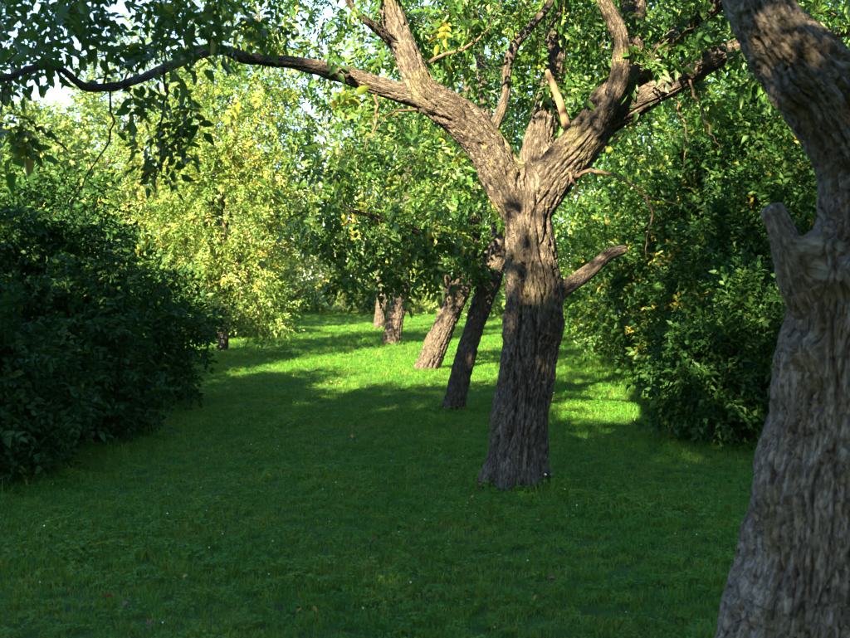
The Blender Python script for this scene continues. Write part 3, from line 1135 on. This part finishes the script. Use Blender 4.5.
# ------------------------------------------------------------------ shrubs, hedge plants and background trees
def plant(name, label, cat, base, blobs, n, tmpl, mat, seed, group=None, size=1.0, tintm=.45, tints=.18, stems=5, lump=.5, trunk=None, low=0.0, droop=.25, shoots=26):
    """foliage over a cluster of lobes; stems or a trunk carry it.  blobs: (centre, radii)"""
    g = np.random.default_rng(seed)
    base = np.asarray(base, float)
    root = thing(name, label, cat, tuple(base), group)
    vol = np.array([np.prod(np.array(r)) ** (2 / 3) for c, r in blobs])
    pos, dirs = [], []
    for (c, r), f in zip(blobs, vol / vol.sum()):
        c, r = np.asarray(c, float), np.asarray(r, float)
        k = int(n * f)
        # clumps of leaves standing proud of the lobe, with gaps between them
        d = nrm(g.normal(size=(k * 2, 3)))
        cl = noise3(d * 2.6 + seed) + 0.6 * noise3(d * 6.0 + seed * 2)
        d = d[(g.random(k * 2) < np.clip(0.55 + lump * cl, .08, 1)) & ((d[:, 1] < .35) | (g.random(k * 2) < .4))]
        cl = noise3(d * 2.6 + seed) + 0.6 * noise3(d * 6.0 + seed * 2)
        u = (0.80 + 0.24 * cl) * (1 - 0.42 * g.random(len(d)) ** 2.2)
        pos.append(c + d * u[:, None] * r)
        dirs.append(nrm(d + g.normal(0, .55, d.shape) + np.array([0, 0, .1 - droop])))
    for (c, r), f in zip(blobs, vol / vol.sum()):
        for q in range(int(shoots * f * len(blobs) / 2)):
            d = nrm(g.normal(size=3) + np.array([0, 0, .35]))
            b = np.asarray(c) + d * np.asarray(r) * .85
            dd = nrm(d + g.normal(0, .5, 3) + np.array([0, 0, .35]))
            ln = g.uniform(.2, .6) * (1 if size < .7 or tmpl is not S2 else 1.8)
            s = np.arange(.1, 1, .16 if tmpl is not S2 else .2)[:, None]
            pp = b + dd * s * ln + np.array([0, 0, -.25]) * ln * s * s
            pos.append(pp)
            dirs.append(nrm(dd + g.normal(0, .7, pp.shape)))
    pos, dirs = np.vstack(pos), np.vstack(dirs)
    gz = ground_z(pos[:, 0], pos[:, 1])
    k = pos[:, 2] > gz + 0.06 + low
    if name == 'shade_tree':
        k &= gap_mask(pos, g, .1)
    pos, dirs = pos[k], dirs[k]
    sc = size * np.clip(np.exp(g.normal(-.08, .25, len(pos))), .45, 1.25)
    tint = np.clip(tintm + noise3(pos * .8 + seed) * .22 + g.normal(0, tints, len(pos)), 0, 1)
    me = foliage_mesh('foliage', pos - base, dirs, sc, tint, tmpl, mat, g, upn=.5)
    add_obj('foliage' if trunk is None else 'crown', me, root, 'stuff')
    tubes = []
    if trunk is None:
        for q in range(stems):
            c, r = blobs[q % len(blobs)]
            b = base + np.array([g.uniform(-.3, .3) * r[0], g.uniform(-.3, .3) * r[1], -.05])
            e = np.asarray(c) + g.normal(0, .3, 3) * np.asarray(r)
            s = np.linspace(0, 1, 7)[:, None]
            p = b * (1 - s) + e * s + np.sin(s * math.pi) * g.normal(0, .1, 3)
            v, f, t, bb = tube(p - base, np.linspace(.02, .006, 7), 6)
            add_obj('stem', mesh_np('stem', v, [f, t], {'bark_co': bb}, [M_TWIG], smooth=True), root)
    else:
        top, rad = trunk
        s = np.linspace(0, 1, 9)[:, None]
        p = base * (1 - s) + np.asarray(top) * s + np.sin(s * math.pi * 2) * g.normal(0, .12, 3)
        p[0, 2] -= .1
        v, f, t, bb = tube(p - base, rad * (1.15 - .6 * s[:, 0]), 12)
        add_obj('trunk', mesh_np('trunk', v, [f, t], {'bark_co': bb}, [M_BARK], smooth=True), root)
        tb = []
        for c, r in blobs:
            e = np.asarray(c, float)
            for q in range(3):
                b = p[int(g.integers(4, 9))]
                e2 = e + g.normal(0, .45, 3) * np.asarray(r)
                s = np.linspace(0, 1, 8)[:, None]
                pp = b * (1 - s) + e2 * s + np.sin(s * math.pi) * g.normal(0, .15, 3)
                tb.append((pp - base, np.linspace(rad * .4, .012, 8)))
        add_obj('branches', twig_mesh(tb, M_TWIG, 5), root, 'stuff')
    return root


def plants():
    G = 'shrubs of the left hedge'
    plant('shrub', 'dark broadleaf shrub at left edge nearest the viewer', 'shrub', (-4.3, 7.4, 0),
          [((-4.2, 7.6, .9), (1.25, .9, 1.05)), ((-3.5, 7.9, .55), (.7, .8, .65)), ((-5.3, 7.2, 1.0), (1.3, 1.1, 1.2)), ((-4.6, 7.9, 1.65), (.7, .7, .6)), ((-3.7, 7.2, .4), (.6, .6, .5))], 4300, S1, M_SHRUB, 51, G, size=.82, tintm=.35)
    plant('shrub', 'dark rounded shrub whose low leafy tip reaches onto the lawn at left', 'shrub', (-3.4, 9.2, 0),
          [((-3.7, 9.3, .85), (.9, .9, .95)), ((-3.3, 9.7, .45), (.6, .7, .55)), ((-4.4, 9.6, 1.2), (1.2, 1.1, 1.2)), ((-3.6, 9.9, 1.6), (.6, .6, .6)), ((-5.0, 9.3, 2.0), (.7, .7, .6))], 4000, S1, M_SHRUB, 52, G, size=.85, tintm=.38)
    plant('shrub', 'taller shrub with lit top behind the dark left hedge', 'shrub', (-5.3, 11.2, 0),
          [((-5.2, 11.2, 1.4), (1.5, 1.2, 1.45)), ((-3.9, 11.4, 1.0), (.9, .9, 1.0)), ((-6.8, 11, 1.5), (1.4, 1.2, 1.5)), ((-4.4, 11.6, 2.2), (.7, .7, .7)), ((-3.6, 12.4, .8), (.8, 1.0, .9))], 3700, SB, M_SHRUB, 53, G, size=1.15, tintm=.45)
    plant('shrub', 'mid green shrub between dark left hedge and yellow tree', 'shrub', (-5.4, 16, 0),
          [((-5.3, 16.2, 1.1), (1.2, 1.2, 1.2)), ((-6.8, 15.5, 1.8), (1.4, 1.4, 1.9)), ((-6.0, 14, 1.3), (1.2, 1.2, 1.4))], 3600, SB, M_SHRUB, 54, G, size=1.4, tintm=.6)
    # yellowing drooping tree
    plant('drooping_tree', 'yellowing tree with low drooping branches beside the sunny lawn', 'tree', (-4.6, 21.6, 0),
          [((-4.2, 20.0, 3.0), (1.5, 1.6, 1.8)), ((-3.8, 19.5, 1.55), (1.0, 1.2, 1.0)), ((-5.2, 20.4, 1.9), (1.2, 1.3, 1.4)), ((-4.2, 20.6, 5.0), (1.8, 1.8, 1.4)), ((-3.2, 20.4, 3.7), (1.1, 1.2, 1.3)), ((-5.9, 20.8, 3.4), (1.4, 1.4, 1.7)), ((-3.9, 20.9, 6.3), (1.5, 1.4, 1.1)), ((-3.2, 19.5, .95), (.6, .8, .55))],
          7600, W2, M_YELLOW, 55, None, size=.78, tintm=.5, tints=.24, trunk=((-4.4, 21.4, 4.6), .11), droop=.6)
    G = 'sunny trees behind the left hedge'
    spec = [((-10.4, 24.5, 0), 6.0, 2.9, 'broad pale yellow green tree behind the left hedge at photo left'),
            ((-14.5, 26, 0), 5.6, 3.2, 'pale sunlit tree at far left edge beyond the hedge'),
            ((-9.2, 30, 0), 9.4, 2.9, 'tall sunlit tree rising behind the yellow drooping tree'),
            ((-12.0, 34, 0), 7.2, 3.4, 'hazy pale tree farthest back on the left'),
            ((-19, 31, 0), 6.0, 3.4, 'outermost sunlit tree on the left side')]
    for i, (b, h, r, lab) in enumerate(spec):
        x, y, _ = b
        plant('broadleaf_tree', lab, 'tree', b,
              [((x, y, h * .52), (r, r, h * .42)), ((x - r * .6, y - .8, h * .35), (r * .7, r * .7, h * .33)), ((x + r * .6, y - .7, h * .33), (r * .7, r * .7, h * .32)), ((x + .2, y - .3, h * .8), (r * .6, r * .6, h * .22))],
              (4400, 2600, 3900, 2000, 1400)[i], S2, M_FAR, 60 + i, G, size=(.88, 1.0, .92, 1.1, 1.2)[i], tintm=.5, trunk=((x, y, h * .7), .2))
    G = 'trees closing the far end'
    spec = [((-8.4, 41, 0), 12, 3.9, 'sunlit tree closing the far left end of the lawn'),
            ((-0.4, 49, 0), 13, 4.6, 'far tree straight beyond the end of the lawn'),
            ((4.4, 39, 0), 13, 4.0, 'far green tree behind the row of trunks'),
            ((6.2, 29, 0), 11, 3.3, 'green tree behind the right hedge, beyond the row'),
            ((8.2, 21, 0), 10, 3.2, 'tall dark tree behind the right hedge'),
            ((5.8, 16, 0), 7.5, 2.4, 'leafy tree above the right hedge behind the forked tree'),
            ((10.5, 15, 0), 8.0, 3.0, 'tall tree behind the thick trunk at photo right')]
    for i, (b, h, r, lab) in enumerate(spec):
        x, y, _ = b
        plant('broadleaf_tree', lab, 'tree', b,
              [((x, y, h * .52), (r, r, h * .44)), ((x - r * .6, y - .8, h * .32), (r * .7, r * .7, h * .32)), ((x + r * .6, y - .7, h * .33), (r * .7, r * .7, h * .32)), ((x + .2, y - .3, h * .8), (r * .6, r * .6, h * .22))],
              2700, S2, M_FAR if i < 1 else M_WALNUT, 70 + i, G, size=1.15 if y > 20 else .85, tintm=.5, trunk=((x, y, h * .7), .2))
    G = 'shrubs of the right hedge'
    plant('shrub', 'dark glossy shrub at right, standing nearest the thick trunk', 'shrub', (3.2, 9.2, 0),
          [((3.3, 9.4, .8), (.9, .9, .95)), ((2.75, 9.3, .5), (.45, .6, .6)), ((4.2, 9.0, 1.0), (1.0, 1.0, 1.2))], 4200, SB, M_SHRUB, 81, G, size=.92, tintm=.42)
    plant('shrub', 'leafy shrub with yellow flecks behind the nearest right shrub', 'shrub', (3.5, 11.4, 0),
          [((3.8, 11.5, 1.3), (1.0, 1.0, 1.4)), ((3.3, 11.6, .7), (.6, .8, .8)), ((4.6, 11.0, 1.8), (1.2, 1.2, 1.7))], 4800, SB, M_SHRUB, 82, G, size=1.05, tintm=.5, tints=.25)
    plant('shrub', 'tall shrub of the right hedge beside the forked trunk', 'shrub', (3.9, 14, 0),
          [((4.2, 14.2, 1.6), (1.2, 1.2, 1.7)), ((3.7, 14.0, .8), (.7, .9, .9)), ((5.0, 13.6, 2.4), (1.4, 1.4, 2.2))], 3600, SB, M_SHRUB, 83, G, size=1.4, tintm=.5, tints=.25)
    plant('shrub', 'sunlit shrub of the right hedge seen just right of forked trunk', 'shrub', (4.0, 18, 0),
          [((3.9, 18, 1.4), (1.2, 1.5, 1.5)), ((5.2, 17.5, 2.2), (1.5, 1.5, 2.2))], 2600, S2, M_WALNUT, 84, G, size=.7, tintm=.55)
    plant('shrub', 'far shrub of the right hedge behind leaning trunks', 'shrub', (4.6, 24, 0),
          [((4.4, 24, 1.5), (1.4, 2.2, 1.7)), ((6.0, 24, 2.4), (1.6, 2, 2.4))], 2600, S2, M_WALNUT, 85, G, size=.8, tintm=.6)
    G = 'bushes at the sunny end'
    plant('shrub', 'low green bush at sunny far end left of the row', 'shrub', (-5.6, 27, 0), [((-5.4, 27, .8), (1.2, 1.5, 1.0)), ((-6.6, 26, 1.2), (1.4, 1.5, 1.5))], 1800, S2, M_FAR, 86, G, size=.8, tintm=.45)
    plant('shrub', 'low bush closing the lawn behind the farthest trunk', 'shrub', (-1.5, 45, 0), [((-1.8, 45, 1.3), (3, 1.5, 1.6)), ((2.0, 44, 1.3), (2.6, 1.5, 1.6))], 1800, S2, M_FAR, 87, G, size=1.1, tintm=.5)
    plant('shrub', 'pale sunlit bush closing the far left end of the path', 'shrub', (-6.5, 47, 0), [((-5.6, 47, 1.4), (2.0, 1.4, 1.7)), ((-8.6, 46, 1.7), (2.4, 1.5, 2.0))], 1700, S2, M_FAR, 88, G, size=1.1, tintm=.6)
    plant('broadleaf_tree', 'tall pale tree beyond the bright opening at path end', 'tree', (-4.6, 54, 0), [((-4.4, 54, 5), (3.6, 2.6, 4.2)), ((-6.6, 54, 3), (2.6, 2.4, 2.8)), ((-2.0, 54, 3), (2.6, 2.4, 2.8)), ((-4.2, 54, 9.5), (2.4, 2.2, 2.6))], 2600, S2, M_FAR, 89, 'trees closing the far end', size=1.35, tintm=.6, trunk=((-4.6, 54, 8), .22))
    for i, (x, y, h, lab) in enumerate([(-24, 60, 13, 'distant tree at far left beyond the sunny trees'), (-14, 66, 15, 'distant tree behind the yellow drooping tree'), (2.5, 66, 17, 'distant tree far beyond the row of trunks'),
                                        (12, 60, 17, 'distant tree behind the forked tree on the right'), (21, 52, 16, 'distant tree far behind the thick right trunk'), (15, 36, 13, 'distant tree behind the right hedge')]):
        plant('broadleaf_tree', lab, 'tree', (x, y, 0), [((x, y, h * .5), (4.6, 3, h * .46)), ((x - 3, y, h * .3), (3.4, 2.4, h * .3)), ((x + 3, y, h * .3), (3.4, 2.4, h * .3))], 1700, S3, M_FAR if i < 2 else M_WALNUT, 100 + i, 'distant trees', size=2.0, tintm=.5, trunk=((x, y, h * .7), .25))
    # trees out of view behind the viewer that shade the near lawn
    G = 'trees behind the viewpoint'
    spec = [((-5.6, -3.6, 0), 8.2, 3.2, 'tall tree left behind the viewpoint, shading the left hedge'),
            ((-2.0, -5.6, 0), 9.6, 3.4, 'tall tree straight behind the viewpoint, shading the near lawn'),
            ((-6.3, 0.2, 0), 8.4, 2.6, 'tree beyond the left hedge beside the viewpoint'),
            ((3.0, -3.6, 0), 8.6, 3.0, 'tree in the row right behind the viewpoint'),
            ((6.8, 4.2, 0), 8.0, 2.9, 'tree right of the viewpoint beyond the thick trunk'),
            ((-7.0, -8.4, 0), 9.6, 3.4, 'tree far left behind the viewpoint'),
            ((0.5, -12.5, 0), 9.0, 3.6, 'farthest tree straight behind the viewpoint')]
    for i, (b, h, r, lab) in enumerate(spec):
        x, y, _ = b
        plant('shade_tree', lab, 'tree', b,
              [((x, y, h * .6), (r, r, h * .36)), ((x - r * .6, y - .6, h * .5), (r * .6, r * .6, h * .26)), ((x + r * .6, y + .7, h * .5), (r * .6, r * .6, h * .26))],
              (2700, 2900, 2400, 2400, 1500, 2200, 1500)[i], S3, M_WALNUT, 90 + i, G, size=1.5, tintm=.5, trunk=((x, y, h * .7), .22), low=1.2)


plants()

# ------------------------------------------------------------------ fallen leaves
def fallen():
    g = np.random.default_rng(77)
    v0, f0 = leaflet(.085, .045, .25, -.25, 0)
    v1, f1 = leaflet(.075, .04, .4, .35, 0)
    Y = [mesh_np('fallen', v, f, {'tint': np.full(len(v), t)}, [M_FALLEN_Y]) for v, f, t in ((v0, f0, .2), (v1, f1, .8))]
    B = [mesh_np('fallen', v, f, {'tint': np.full(len(v), t)}, [M_FALLEN_B]) for v, f, t in ((v0, f0, .2), (v1, f1, .8))]
    for k in range(48):
        d = 4.2 + 16 * g.random() ** 1.6
        x = g.uniform(-.34, .22) * d
        if k % 3 == 0:                       # a loose drift on the left of the lawn
            d, x = g.normal(14.6, .5), g.normal(-2.7, .6)
        z = float(ground_z(x, d)[0]) + .05
        yel = k % 3 and g.random() < .5
        o = add_obj('fallen_leaf', (Y if yel else B)[k % 2])
        o.location = (x, d, z)
        o.rotation_euler = (g.normal(0, .3), g.normal(0, .3), g.uniform(0, 6.28))
        o.scale = (g.uniform(.4, .7),) * 3
        drift = k % 3 == 0
        o['label'] = 'small yellow fallen leaf lying on the lawn' if yel else ('small brown fallen leaf in the loose drift left of the row' if drift else 'small brown fallen leaf lying singly on the shaded lawn')
        o['category'] = 'leaf'
        o['group'] = 'yellow fallen leaves' if yel else ('drift of brown leaves' if drift else 'brown fallen leaves')


fallen()
